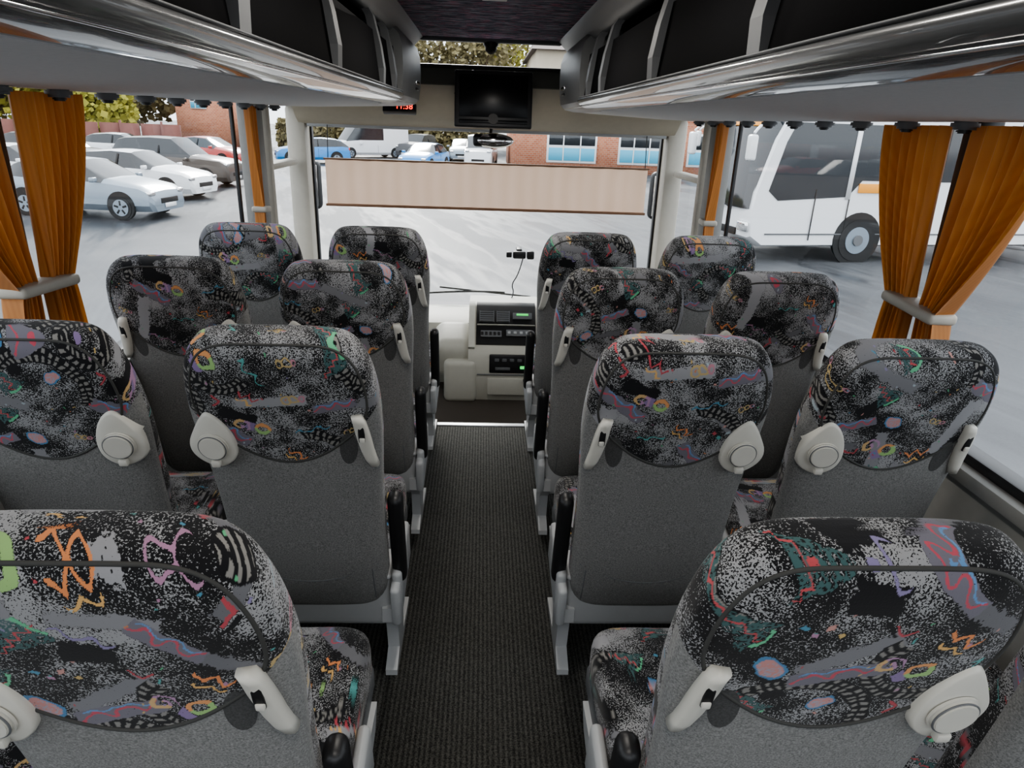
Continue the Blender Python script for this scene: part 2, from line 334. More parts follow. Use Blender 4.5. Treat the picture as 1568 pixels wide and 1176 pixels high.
def build_seat(side,aisle):
    P=[]
    def add(o): P.append(o); return o
    RX=(REC,0,0)
    half=[(0,.899),(.06,.899),(.11,.897),(.148,.886),(.176,.858),(.194,.808),(.200,.758),(.198,.718),(.18,.675),(.145,.64),(.10,.602),(.05,.575),(0,.565)]
    loop=half+[(-x,z) for x,z in half[-2:0:-1]]
    add(tube('head_panel_piping',[(x,yback(x,z)-.0002,z) for x,z in loop],.0032,M['piping'],closed=True,loc=(0,0,ZH),rot=RX))
    arc=[(-.19,.195),(-.14,.175),(-.07,.145),(0,.135),(.07,.145),(.14,.175),(.19,.195)]
    add(tube('back_seam',[(x,yback(x,z)+.0008,z) for x,z in arc],.0024,M['midgrey'],loc=(0,0,ZH),rot=RX))
    for q in (-1,1): add(tube('back_side_seam',[(q*.172,yback(.172,z)+.0008,z) for z in (.18,.13,.08,.04)],.0022,M['midgrey'],loc=(0,0,ZH),rot=RX))
    add(rbox('lower_shell',(.430,.11,.20),(0,.012,.290),M['ltgrey'],.030,4,rot=(math.radians(6),0,0)))
    add(rbox('shell_plate',(.16,.012,.03),(0,-.044,.315),M['ltgrey'],.005,2,rot=(math.radians(6),0,0)))
    add(rbox('shell_lip',(.434,.12,.02),(0,.010,.385),M['ltgrey'],.009,3,rot=(math.radians(6),0,0)))
    add(rbox('seat_pan',(.42,.46,.08),(0,.24,.295),M['midgrey'],.02,3))
    s=-side; zc=.622
    outl=[(-.004,.100),(.022,.084),(.046,.045),(.056,.0),(.050,-.036),(.028,-.060),(.0,-.070),(-.034,-.060),(-.062,-.034),(-.068,.0),(-.050,.040),(-.026,.080)]
    outl=[(-a,b) for a,b in outl]
    cx=s*.170; n=len(outl); vs=[]
    dens=[]
    for i in range(n):
        p0,p1,p2,p3=[outl[(i+j)%n] for j in (-1,0,1,2)]
        for q in range(4):
            t=q/4.; dens.append(tuple(.5*((2*p1[a])+(-p0[a]+p2[a])*t+(2*p0[a]-5*p1[a]+4*p2[a]-p3[a])*t*t+(-p0[a]+3*p1[a]-3*p2[a]+p3[a])*t**3) for a in (0,1)))
    m_=len(dens); fs=[]
    def py(x): return yback(.12,zc)-.004+.10*max(0,abs(x)-.14)
    rings=[(.97,.052),(1.0,.03),(1.0,-.002),(.96,-.008),(.90,-.010),(.5,-.011),(.2,-.011)]
    for sc,off in rings:
        for (a,b_) in dens:
            x=cx+s*a*sc*.92; z=zc+b_*sc*.95
            if abs(x)>.222 and off>.01: x=math.copysign(.215,x)
            vs.append((x,py(x)+off,z))
    for j in range(len(rings)-1):
        for i in range(m_):
            a=j*m_+i;b_=j*m_+(i+1)%m_; fs.append((a,b_,b_+m_,a+m_))
    fs.append(tuple(range(m_))); fs.append(tuple(range((len(rings)-1)*m_,len(rings)*m_)))
    add(mk('cup_holder_plate',vs,fs,M['cream'],loc=(0,0,ZH),rot=RX,auto=.9))
    xd=.172; yb=py(xd)-.014; zr=s*math.atan(.10)
    add(cyl('cup_holder_disc',.038,.012,W(s*xd,yb,zc),M['cream'],rot=(math.pi/2+REC,0,zr),bev=.004,n=40))
    add(cyl('cup_holder_lid',.032,.004,W(s*xd,yb-.0075,zc),M['cream'],rot=(math.pi/2+REC,0,zr),bev=.0015,n=40))
    add(tube('cup_holder_groove',[(s*xd+.0335*math.cos(t),yb-.0062+.1*.0335*math.cos(t)*s,zc+.0335*math.sin(t)) for t in [i*math.pi/10 for i in range(20)]],.0014,M['midgrey'],closed=True,loc=(0,0,ZH),rot=RX))
    add(rbox('cup_holder_latch',(.022,.016,.018),W(s*xd,yb-.002,zc-.048),M['cream'],.004,2,rot=RX))
    def sy(x,z): return yback(max(-.210,min(.210,x)),z)
    s=side; hv=[];hf=[]
    path=[(.174,.716,.0125),(.179,.697,.0155),(.183,.665,.0170),(.187,.635,.0170),(.191,.605,.0160),(.197,.575,.0145),(.204,.552,.0115)]
    nn=12
    for (x,z,w) in path:
        yb=sy(s*x,z)-.006
        for i in range(nn):
            a,b_=sup(2*math.pi*i/nn,3); hv.append((s*x+w*a,yb+.013*b_,z))
    for j in range(len(path)-1):
        for i in range(nn):
            a=j*nn+i;b_=j*nn+(i+1)%nn; hf.append((a,b_,b_+nn,a+nn))
    hf.append(tuple(range(nn))); hf.append(tuple(range((len(path)-1)*nn,len(path)*nn)))
    add(mk('grab_handle',hv,hf,M['cream'],loc=(0,0,ZH),rot=RX))
    yb=sy(s*.184,.655)-.0185
    add(rbox('handle_slot',(.016,.006,.052),W(s*.183,yb-.001,.668),M['black'],.004,2,rot=RX))
    add(rbox('handle_clip',(.013,.010,.014),W(s*.184,yb-.002,.650),M['cream'],.003,2,rot=RX))
    hv=[];hf=[]  # flat dark patch on the back, painting the shade inside the handle
    for rr in (1.0,.8,.4):
        for i in range(20):
            a=2*math.pi*i/20; xl=.146+.022*rr*math.cos(a); zl=.610+.050*rr*math.sin(a)+.35*(xl-.146); hv.append((s*xl,yback(xl,zl)-.0008-(1-rr)*.0006,zl))
    for j in range(2):
        for i in range(20): hf.append((j*20+i,j*20+(i+1)%20,j*20+20+(i+1)%20,j*20+20+i))
    hf.append(tuple(range(40,60)))
    add(mk('recess_shade_patch',hv,hf,M['recess_shade'],loc=(0,0,ZH),rot=RX))
    for q in (-1,1):
        add(rbox('hinge_cover',(.028,.30,.15),(q*.230,.07,.315),M['ltgrey'],.013,3,rot=(math.radians(10),0,0)))
    if aisle:
        add(rbox('armrest',(.042,.055,.33),W(s*.238,.01,.235),M['black'],.020,4,rot=RX))
        add(rbox('armrest_pivot',(.03,.09,.14),W(s*.232,.01,.06),M['ltgrey'],.014,3,rot=RX))
        lv=[(0,-.05,.27),(0,.40,.27),(0,.36,.22),(0,.16,.16),(0,.15,.03),(0,.32,.02),(0,.32,0),(0,-.03,0),(0,-.03,.02),(0,.04,.05),(0,.02,.16),(0,-.05,.22)]
        vs=[(s*.205-.018,b_,c_) for a,b_,c_ in lv]+[(s*.205+.018,b_,c_) for a,b_,c_ in lv]; L=len(lv)
        fs=[tuple(range(L)),tuple(range(L,2*L))]+[(i,(i+1)%L,(i+1)%L+L,i+L) for i in range(L)]
        add(mk('leg_frame',vs,fs,M['ltgrey'],smooth=False))
    else:
        add(rbox('wall_bracket',(.04,.3,.05),(s*.2,.15,.24),M['ltgrey'],.01,2))
        add(rbox('leg_strut',(.035,.10,.24),(s*.17,.12,.12),M['ltgrey'],.01,2))
    add(rbox('cross_bar',(.40,.04,.04),(0,.10,.24),M['midgrey'],.008,2))
    return P
ROWS=[.905,1.70,2.48,3.26]
kk=0
for sx,xa,xw in ((-1,.492,1.055),(1,.452,1.0)):
    for aisle,xc in ((True,xa),(False,xw)):
        side=-sx if aisle else sx
        P=build_seat(side,aisle)
        for r,yh in enumerate(ROWS):
            xo=xc+(.014 if (r==0 and sx>0) else 0)
            e=group('passenger_seat',(sx*xo,yh,0))
            b=make_back(r<2,kk*.377+.13,kk*.231+.4*(r%2)+.05); b.location=(0,0,ZH); b.rotation_euler=(REC,0,0); b.parent=e
            c=D.objects.new('cushion',CUSH[kk%4]); C.collection.objects.link(c); c.parent=e; c.location=(0,.27,.38); c.rotation_euler=(math.radians(3),0,0)
            kk+=1
            for o in P:
                q=o if r==0 else o.copy()
                if r: C.collection.objects.link(q)
                q.parent=e

# ------------------------------------------------------------------ shell
XW=1.31; Y0=-2.6; Y1=5.05; SILL=.79
def slab(name,x0,x1,y0,y1,z0,z1,mat,bev=0,parent=None):
    return rbox(name,(x1-x0,y1-y0,z1-z0),((x0+x1)/2,(y0+y1)/2,(z0+z1)/2),mat,bev,2,parent=parent)
fl=group('floor')
slab('aisle_floor',-.30,.30,Y0,3.56,-.05,0,M['carpet'],parent=fl)
slab('platform_left',-XW,-.30,Y0,3.80,-.05,0,M['carpet'],parent=fl)
slab('platform_right',.30,XW,Y0,3.80,-.05,0,M['carpet'],parent=fl)
slab('front_floor',-XW,XW,3.5,5.1,-.20,-.15,M['mat'],parent=fl)
slab('riser_front',-.30,.30,3.54,3.56,-.16,-.05,M['mat'],parent=fl)
slab('step_nosing',-.30,.30,3.535,3.575,-.02,.006,M['alu'],.004,parent=fl)
for nm,s in (('wall_left',-1),('wall_right',1)):
    g=group(nm)
    def sl(n_,xa,xb,*r,**k_): a,b=sorted((s*xa,s*xb)); return slab(n_,a,b,*r,parent=g,**k_)
    sl('lower_panel',XW,XW+.05,Y0,4.2,-.2,SILL-.02,M['wallgrey'])
    sl('cab_lower_panel',XW,XW+.05,4.2,Y1,-.2,.62,M['wallgrey'])
    sl('upper_panel',XW,XW+.05,Y0,Y1,1.68,2.22,M['wallgrey'])
    sl('sill',XW-.04,XW+.05,Y0,4.2,SILL-.045,SILL,M['wallgrey'],bev=.012)
    sl('sill_seal',XW-.01,XW+.05,Y0,4.2,SILL,SILL+.03,M['black'],bev=.006)
    for yc,w in ((-.15,.10),(1.93,.07)):
        sl('pillar',XW-.02,XW+.05,yc-w/2,yc+w/2,SILL,1.68,M['black'],bev=.01)
    sl('pillar_seal',XW+.012,XW+.030,3.81,3.835,SILL,1.68,M['black'],bev=.004)
    sl('pillar_front',XW-.05,XW+.05,3.98,4.12,-.15,1.68,M['wallgrey'],bev=.015)
    sl('pillar_cab',XW-.05,XW+.05,4.20,4.26,.62,1.68,M['pillar'],bev=.015)
    sl('cab_rail',XW-.03,XW+.05,4.26,4.88,1.30,1.34,M['pillar'],bev=.015)
    sl('cab_sill',XW-.06,XW+.05,4.1,4.95,.58,.64,M['wallgrey'],bev=.015)
    sl('a_pillar',XW-.085,XW+.05,4.92,5.10,-.15,1.68,M['pillar'],bev=.03)
    sl('a_pillar_seal',XW-.10,XW-.085,5.03,5.08,.3,1.6,M['black'],bev=.005)
wi=1
for s in (-1,1):
    for (a,b,z0,z1) in ((-2.6,-.2,SILL,1.68),(-.1,1.90,SILL,1.68),(1.96,3.98,SILL,1.68),(4.26,4.92,.64,1.30),(4.26,4.92,1.34,1.68)):
        x=s*(XW+.02); mk('window_%d'%wi,[(x,a,z0),(x,b,z0),(x,b,z1),(x,a,z1)],[(0,1,2,3)],M['glass'],smooth=False); wi+=1
slab('roof',-XW-.05,XW+.05,Y0,5.0,2.22,2.27,M['wallgrey'])
cg=group('ceiling')
slab('headliner',-.405,.405,Y0,4.48,2.07,2.09,M['headliner'],parent=cg)
slab('headliner_end_trim',-.42,.42,4.46,4.52,2.05,2.10,M['midgrey'],.01,parent=cg)
mk('windshield',[(-1.22,5.12,.32),(1.22,5.12,.32),(1.22,5.03,1.60),(-1.22,5.03,1.60)],[(0,1,2,3)],M['glass'],smooth=False)
mk('window_%d'%wi,[(-.9,5.02,1.90),(.9,5.02,1.90),(.9,4.96,2.22),(-.9,4.96,2.22)],[(0,1,2,3)],M['glass'],smooth=False)
hd=group('trim_header')
prof=[(4.98,1.905),(4.74,1.93),(4.70,1.915),(4.69,1.80),(4.74,1.71),(4.85,1.61),(4.93,1.565),(4.99,1.555),(5.0,1.6)]
vs=[(-1.27,a,b) for a,b in prof]+[(1.27,a,b) for a,b in prof]; n=len(prof)
mk('header_panel',vs,[(i,(i+1)%n,(i+1)%n+n,i+n) for i in range(n)]+[tuple(range(n)),tuple(range(n,2*n))],M['header'],parent=hd,auto=.6)
slab('header_dark_band',-1.25,1.25,4.665,4.72,1.82,1.925,M['olive'],.012,parent=hd)
slab('header_ledge',-1.25,1.25,4.66,4.80,1.92,1.94,M['black'],.008,parent=hd)
for s in (-1,1): slab('header_side',*sorted((s*.62,s*1.29)),4.70,5.0,1.88,2.22,M['header'],.01,parent=hd)
slab('header_lip',-1.22,1.22,4.93,4.99,1.545,1.575,M['ltgrey'],.01,parent=hd)

# ------------------------------------------------------------------ luggage racks
def rack(s):
    g=group('luggage_rack')
    yb,ye=Y0,4.36
    rail=[(.535,1.686),(.50,1.687),(.47,1.691),(.445,1.699),(.428,1.712),(.42,1.726),(.424,1.738),(.440,1.744),(.47,1.742),(.535,1.71)]
    extrude_profile('front_rail',[(s*x,z) for x,z in rail],yb,ye,[M['rail']],parent=g,auto=.9)
    tube('rail_bead',[(s*.437,yb,1.700),(s*.437,ye,1.700)],.0026,M['chrome'],parent=g,smooth=False)
    tube('rail_top_bead',[(s*.421,yb,1.740),(s*.421,ye,1.740)],.0022,M['midgrey'],parent=g,smooth=False)
    under=[(.53,1.684),(.53,1.70),(XW-.002,1.70),(XW-.002,1.662),(1.22,1.660),(1.0,1.664)]
    extrude_profile('underside_panel',[(s*x,z) for x,z in under],yb,ye,[M['under']],parent=g,auto=.5)
    slab('shelf',*sorted((s*.46,s*1.29)),yb,ye,1.702,1.712,M['dark'],parent=g)
    slab('rack_back',*sorted((s*1.24,s*1.29)),yb,ye,1.72,2.05,M['dark'],parent=g)
    slab('rack_top',*sorted((s*.50,s*1.29)),yb,ye,2.045,2.055,M['dark'],parent=g)
    mould=[(.395,2.078),(.402,2.062),(.425,2.048),(.452,2.022),(.470,2.00),(.50,1.995),(.53,2.01),(.53,2.078)]
    extrude_profile('top_moulding',[(s*x,z) for x,z in mould],yb,4.5,[M['housing']],parent=g,auto=.9)
    net=[(.445,1.74),(.462,1.93),(.468,1.93),(.455,1.74)]
    extrude_profile('net_front',[(s*x,z) for x,z in net],yb,3.56,[M['dark']],parent=g)
    cap=[(.53,1.683),(.49,1.685),(.44,1.695),(.415,1.72),(.405,1.78),(.402,1.86),(.405,1.94),(.42,1.99),(.45,2.02),(.52,2.04),(1.27,2.04),(1.27,1.683)]
    cs=[];fs=[]; n=len(cap); cxm,czm=.8,1.85
    for (y,sc) in ((3.55,.96),(3.62,1.0),(4.33,1.0),(4.40,.95),(4.43,.86)):
        for x,z in cap: cs.append((s*(cxm+(x-cxm)*sc),y,czm+(z-czm)*sc))
    for j in range(4):
        for i in range(n): fs.append((j*n+i,j*n+(i+1)%n,(j+1)*n+(i+1)%n,(j+1)*n+i))
    fs+=[tuple(range(n)),tuple(range(4*n,5*n))]
    mk('front_housing',cs,fs,M['housing'],parent=g,auto=.6)
    rbox('housing_latch',(.012,.16,.02),(s*.402,4.1,1.80),M['chrome'],.004,2,parent=g)
    rbox('housing_slot',(.012,.10,.012),(s*.402,4.1,1.77),M['black'],.003,2,parent=g)
    for y in (-.6,.35,1.22,2.02,2.92,3.30):
        pts=[(s*.492,y+.0,2.03),(s*.458,y+.02,1.98),(s*.437,y+.05,1.88),(s*.428,y+.07,1.80),(s*.432,y+.075,1.738)]
        vs=[];fs=[]
        for (x,yy_,z) in pts:
            for dy,dx in ((-.03,0),(.03,0),(.03,.03),(-.03,.03)): vs.append((x+s*dx,yy_+dy,z))
        for j in range(4):
            for i in range(4): fs.append((j*4+i,j*4+(i+1)%4,j*4+4+(i+1)%4,j*4+4+i))
        fs+=[(0,1,2,3),(16,17,18,19)]
        mk('rack_bracket',vs,fs,M['midgrey'],parent=g,smooth=False)
    y=-.5
    while y<4.2:
        cyl('air_nozzle',.034,.024,(s*1.21,y,1.652),M['midgrey'],parent=g,bev=.007)
        cyl('air_nozzle_centre',.018,.012,(s*1.21,y,1.637),M['black'],parent=g,bev=.004)
        y+=.26
    return g
rack(-1); rack(1)

# ------------------------------------------------------------------ curtains
def curtain(s,yin,yout_top,yout_tie,yout_bot,yin_tie,z_tie=1.15,ztop=1.652,zbot=.85,folds=7):
    g=group('curtain'); x=XW-.05
    NU=folds*12; NV=40; vs=[];fs=[]
    for j in range(NV+1):
        z=ztop+(zbot-ztop)*j/NV
        if z>z_tie:
            f=(ztop-z)/(ztop-z_tie); f=f**1.6; yo=yout_top+(yout_tie-yout_top)*f; yi=yin+(yin_tie-yin)*f
        else:
            f=(z_tie-z)/(z_tie-zbot); yo=yout_tie+(yout_bot-yout_tie)*(f**.7); yi=yin_tie
        w=abs(yo-yi)/max(.01,abs(yout_top-yin))
        amp=.016+.010*(1-w)
        for i in range(NU+1):
            u=i/NU; y=yi+(yo-yi)*(u+.03*math.sin(u*9+z*3))
            ph=u*folds*2*math.pi+.5*math.sin(z*5)+1.2*math.sin(u*5)
            vs.append((s*(x+amp*math.sin(ph)*(1-.4*math.sin(u*5))),y,z))
    for j in range(NV):
        for i in range(NU):
            a=j*(NU+1)+i; fs.append((a,a+1,a+NU+2,a+NU+1))
    mk('curtain_cloth',vs,fs,M['curtain'],parent=g)
    return g
def tie(s,ya,yb,z,g):
    return rbox('tieback',(.085,abs(yb-ya),.032),(s*(XW-.052),(ya+yb)/2,z),M['pillar'],.012,3,rot=(math.radians(3 if s>0 else -3),0,0),parent=g)
for s in (-1,1):
    c1=curtain(s,1.985,2.27,2.04,2.08,1.962)
    c2=curtain(s,1.885,1.56,1.80,1.75,1.900)
    tie(s,1.79,2.05,1.15,c1)
    c3=curtain(s,3.98,3.85,3.90,3.88,3.97,folds=5,z_tie=1.12)
    tie(s,3.89,3.99,1.12,c3)

# ------------------------------------------------------------------ blind
g=group('sun_blind')
vs=[];fs=[];N=80; ZZ=(1.345,1.21,1.05)
for j,z in enumerate(ZZ):
    for i in range(N+1):
        vs.append((-1.10+2.20*i/N,4.88+.004*math.sin(i*1.1)+(.006 if j==1 else 0),z))
for j in range(2):
    for i in range(N): a=j*(N+1)+i; fs.append((a,a+1,a+N+2,a+N+1))
mk('blind_cloth',vs,fs,M['blind'],parent=g)
M['brown']=plain('blind_bar',(.20,.10,.05),.5)
rbox('blind_bar',(2.22,.018,.018),(0,4.88,1.045),M['brown'],.005,2,parent=g)
rbox('blind_bar_upper',(2.22,.014,.012),(0,4.88,1.347),M['brown'],.004,2,parent=g)
for s in (-1,1): tube('blind_cord',[(s*1.08,4.88,1.34),(s*1.08,4.92,1.56)],.003,M['black'],parent=g,smooth=False)

# ------------------------------------------------------------------ TV, mirror, clock, camera
g=group('television',(.02,4.34,1.735),(math.radians(-10),0,0))
rbox('screen_housing',(.455,.045,.315),(0,0,0),M['black'],.01,3,parent=g)
M['screen']=plain('screen',(.004,.004,.005),.35,var=0)
rbox('screen_face',(.40,.006,.235),(0,-.024,.018),M['screen'],.002,1,parent=g)
rbox('speaker_bar',(.40,.008,.02),(0,-.024,-.125),M['black'],.003,1,parent=g)
rbox('wall_bracket',(.09,.32,.06),(0,.17,.03),M['black'],.01,2,parent=g)
cyl('logo_ring',.03,.008,(0,-.026,-.11),M['black'],parent=g,rot=(math.pi/2,0,0))
for q in (-1,1):
    tube('wiring',[(q*.10,.0,.15),(q*.14,.10,.19),(q*.18,.25,.16),(q*.24,.34,.10)],.006,M['black'],parent=g)
g=group('rear_view_mirror',(.03,4.55,1.505))
bm=bmesh.new(); bmesh.ops.create_uvsphere(bm,u_segments=32,v_segments=16,radius=1)
for v in bm.verts: v.co=Vector((v.co.x*.125,v.co.y*.035,v.co.z*.045))
me=D.meshes.new('mirror_shell'); bm.to_mesh(me); bm.free(); me.materials.append(M['chrome'])
for p in me.polygons: p.use_smooth=True
o=D.objects.new('mirror_shell',me); C.collection.objects.link(o); o.parent=g
rbox('mirror_rim',(.10,.05,.075),(-.08,.005,0),M['black'],.02,3,parent=g)
tube('mirror_arm',[(-.02,.02,.03),(-.02,.12,.06),(0,.22,.14),(0,.28,.16)],.010,M['black'],parent=g)
g=group('digital_clock',(-.57,4.70,1.675),(math.radians(-25),0,0))
rbox('clock_housing',(.21,.05,.065),(0,0,0),M['black'],.008,2,parent=g)
cu=D.curves.new('clock_digits','FONT'); cu.body='11:38'; cu.size=.05; cu.extrude=.001; cu.align_x='CENTER'; cu.align_y='CENTER'; cu.materials.append(M['digits'])
o=D.objects.new('clock_digits',cu); C.collection.objects.link(o); o.parent=g; o.location=(.03,-.027,0); o.rotation_euler=(math.pi/2,0,0)
g=group('ceiling_camera',(.0,4.50,2.045))
bm=bmesh.new(); bmesh.ops.create_uvsphere(bm,u_segments=24,v_segments=12,radius=.035); me=D.meshes.new('dome'); bm.to_mesh(me); bm.free(); me.materials.append(M['black'])
for p in me.polygons: p.use_smooth=True
o=D.objects.new('dome',me); C.collection.objects.link(o); o.parent=g; o.location=(0,0,-.02)
cyl('dome_base',.045,.03,(0,0,.0),M['black'],parent=g,bev=.006)
g=group('dashboard_camera',(.24,4.96,.72)); g.scale=(1.35,1.35,1.35)
rbox('camera_body',(.07,.03,.04),(0,0,0),M['black'],.008,2,parent=g); rbox('camera_side_unit',(.04,.03,.045),(.06,0,0),M['black'],.008,2,parent=g); rbox('camera_left_unit',(.03,.02,.03),(-.055,0,0),M['black'],.005,2,parent=g)
rbox('suction_mount',(.03,.09,.02),(0,.05,.02),M['black'],.006,2,parent=g)
tube('cable',[(.02,0,-.02),(.0,-.02,-.10),(-.04,-.02,-.16),(-.02,-.05,-.20),(-.05,-.1,-.24)],.003,M['black'],parent=g)

# ------------------------------------------------------------------ dashboard
g=group('dashboard')
def yz(name,prof,x0,x1,mat,auto=.6):
    n=len(prof); vs=[(x0,a,b) for a,b in prof]+[(x1,a,b) for a,b in prof]
    return mk(name,vs,[(i,(i+1)%n,(i+1)%n+n,i+n) for i in range(n)]+[tuple(range(n)),tuple(range(n,2*n))],mat,parent=g,auto=auto)
DZ=-.055; CR=M['dashcream']
yz('dash_top',[(5.06,.31),(4.7,.33),(4.60,.30),(4.56,.22),(4.62,-.15),(5.06,-.15)],-1.25,1.25,CR)
yz('console',[(4.95,.47+DZ),(4.62,.50+DZ),(4.54,.485+DZ),(4.30,.27+DZ),(4.27,.20+DZ),(4.27,.02),(4.30,-.15),(4.95,-.15)],-.11,.38,CR)
yz('console_rim',[(4.60,.515+DZ),(4.52,.50+DZ),(4.28,.285+DZ),(4.30,.265+DZ),(4.62,.49+DZ)],-.11,-.068,CR)
yz('centre_stack',[(4.60,.510+DZ),(4.545,.497+DZ),(4.315,.293+DZ),(4.34,.27+DZ),(4.6,.46+DZ)],-.060,.34,M['black'])
rt=math.radians(-(90-41.5))
def onstack(name,x,t,w,h,mat,th=.012):
    y=4.545-(4.545-4.315)*t; z=.50+DZ-(.497-.293)*t
    return rbox(name,(w,th,h),(x,y-.004,z+.004),mat,.003,2,parent=g,rot=(rt,0,0))
onstack('air_vent',.01,.30,.10,.09,M['midgrey']); onstack('air_vent_2',.12,.30,.09,.09,M['midgrey'])
for i in range(6):
    onstack('vent_slat',.01,.16+.055*i,.09,.004,M['black'],.018); onstack('vent_slat',.12,.16+.055*i,.08,.004,M['black'],.018)
onstack('radio',.25,.28,.13,.05,M['midgrey']); onstack('display',.25,.25,.08,.016,M['green'],.016)
onstack('switch_panel',.04,.75,.14,.05,M['midgrey']); onstack('switch_panel_2',.22,.72,.16,.05,M['midgrey'])
onstack('stack_divider',.14,.52,.39,.006,CR,.016)
for i in range(5): onstack('switch',-.02+.028*i,.75,.018,.026,M['black'],.02)
for i in range(4): onstack('knob',.16+.04*i,.72,.02,.02,M['ltgrey'],.02)
rbox('lower_radio',(.28,.02,.13),(.17,4.272,.12),M['black'],.012,3,parent=g)
for i in range(4): rbox('lower_button',(.03,.012,.02),(.08+.05*i,4.258,.15),M['midgrey'],.004,2,parent=g)
rbox('lower_display',(.05,.012,.02),(.26,4.258,.10),M['green'],.004,2,parent=g)
rbox('lower_slot',(.10,.012,.02),(.12,4.258,.09),M['midgrey'],.004,2,parent=g)
rbox('knee_bolster',(.28,.34,.30),(-.21,4.48,.15),CR,.09,6,parent=g,rot=(math.radians(18),0,0))
rbox('footwell_cover',(.22,.22,.30),(-.16,4.36,-.01),CR,.04,4,parent=g)
rbox('lower_recess',(.26,.012,.12),(.15,4.268,-.04),CR,.02,3,parent=g)
rbox('lower_gap',(.36,.012,.006),(.13,4.266,.045),M['midgrey'],.002,1,parent=g)
cyl('coat_knob',.012,.02,(.27,4.255,.01),M['black'],parent=g,rot=(math.pi/2,0,0))
g=group('steering_wheel',(.72,4.30,.52),(math.radians(35),0,0))
tube('wheel_rim',[(.22*math.cos(a*math.pi/12),.22*math.sin(a*math.pi/12),0) for a in range(24)],.014,M['black'],parent=g,closed=True)
for a in (200,340,90): tube('spoke',[(0,0,-.03),(.21*math.cos(math.radians(a)),.21*math.sin(math.radians(a)),0)],.012,M['black'],parent=g,smooth=False)
cyl('wheel_hub',.06,.04,(0,0,-.03),M['black'],parent=g,bev=.01)
cyl('steering_column',.035,.35,(0,0,-.2),M['black'],parent=g)
for s in (-1,1):
    g=group('exterior_mirror',(s*1.36,5.45,1.12))
    rbox('mirror_case',(.20,.10,.36),(0,0,0),M['black'],.045,4,parent=g)
    rbox('mirror_glass',(.16,.01,.30),(0,-.052,0),M['chrome'],.004,2,parent=g)
    tube('mirror_arm',[(0,0,.17),(0,.02,.30),(-s*.06,-.1,.48),(-s*.1,-.28,.52)],.02,M['black'],parent=g)
g=group('windscreen_wiper',(0,5.16,.36))
tube('wiper_arm',[(-.75,0,-.02),(-.2,.0,.05),(.15,0,.03)],.008,M['black'],parent=g); tube('wiper_blade',[(-.35,.01,.06),(.35,.01,.0)],.007,M['black'],parent=g,smooth=False)

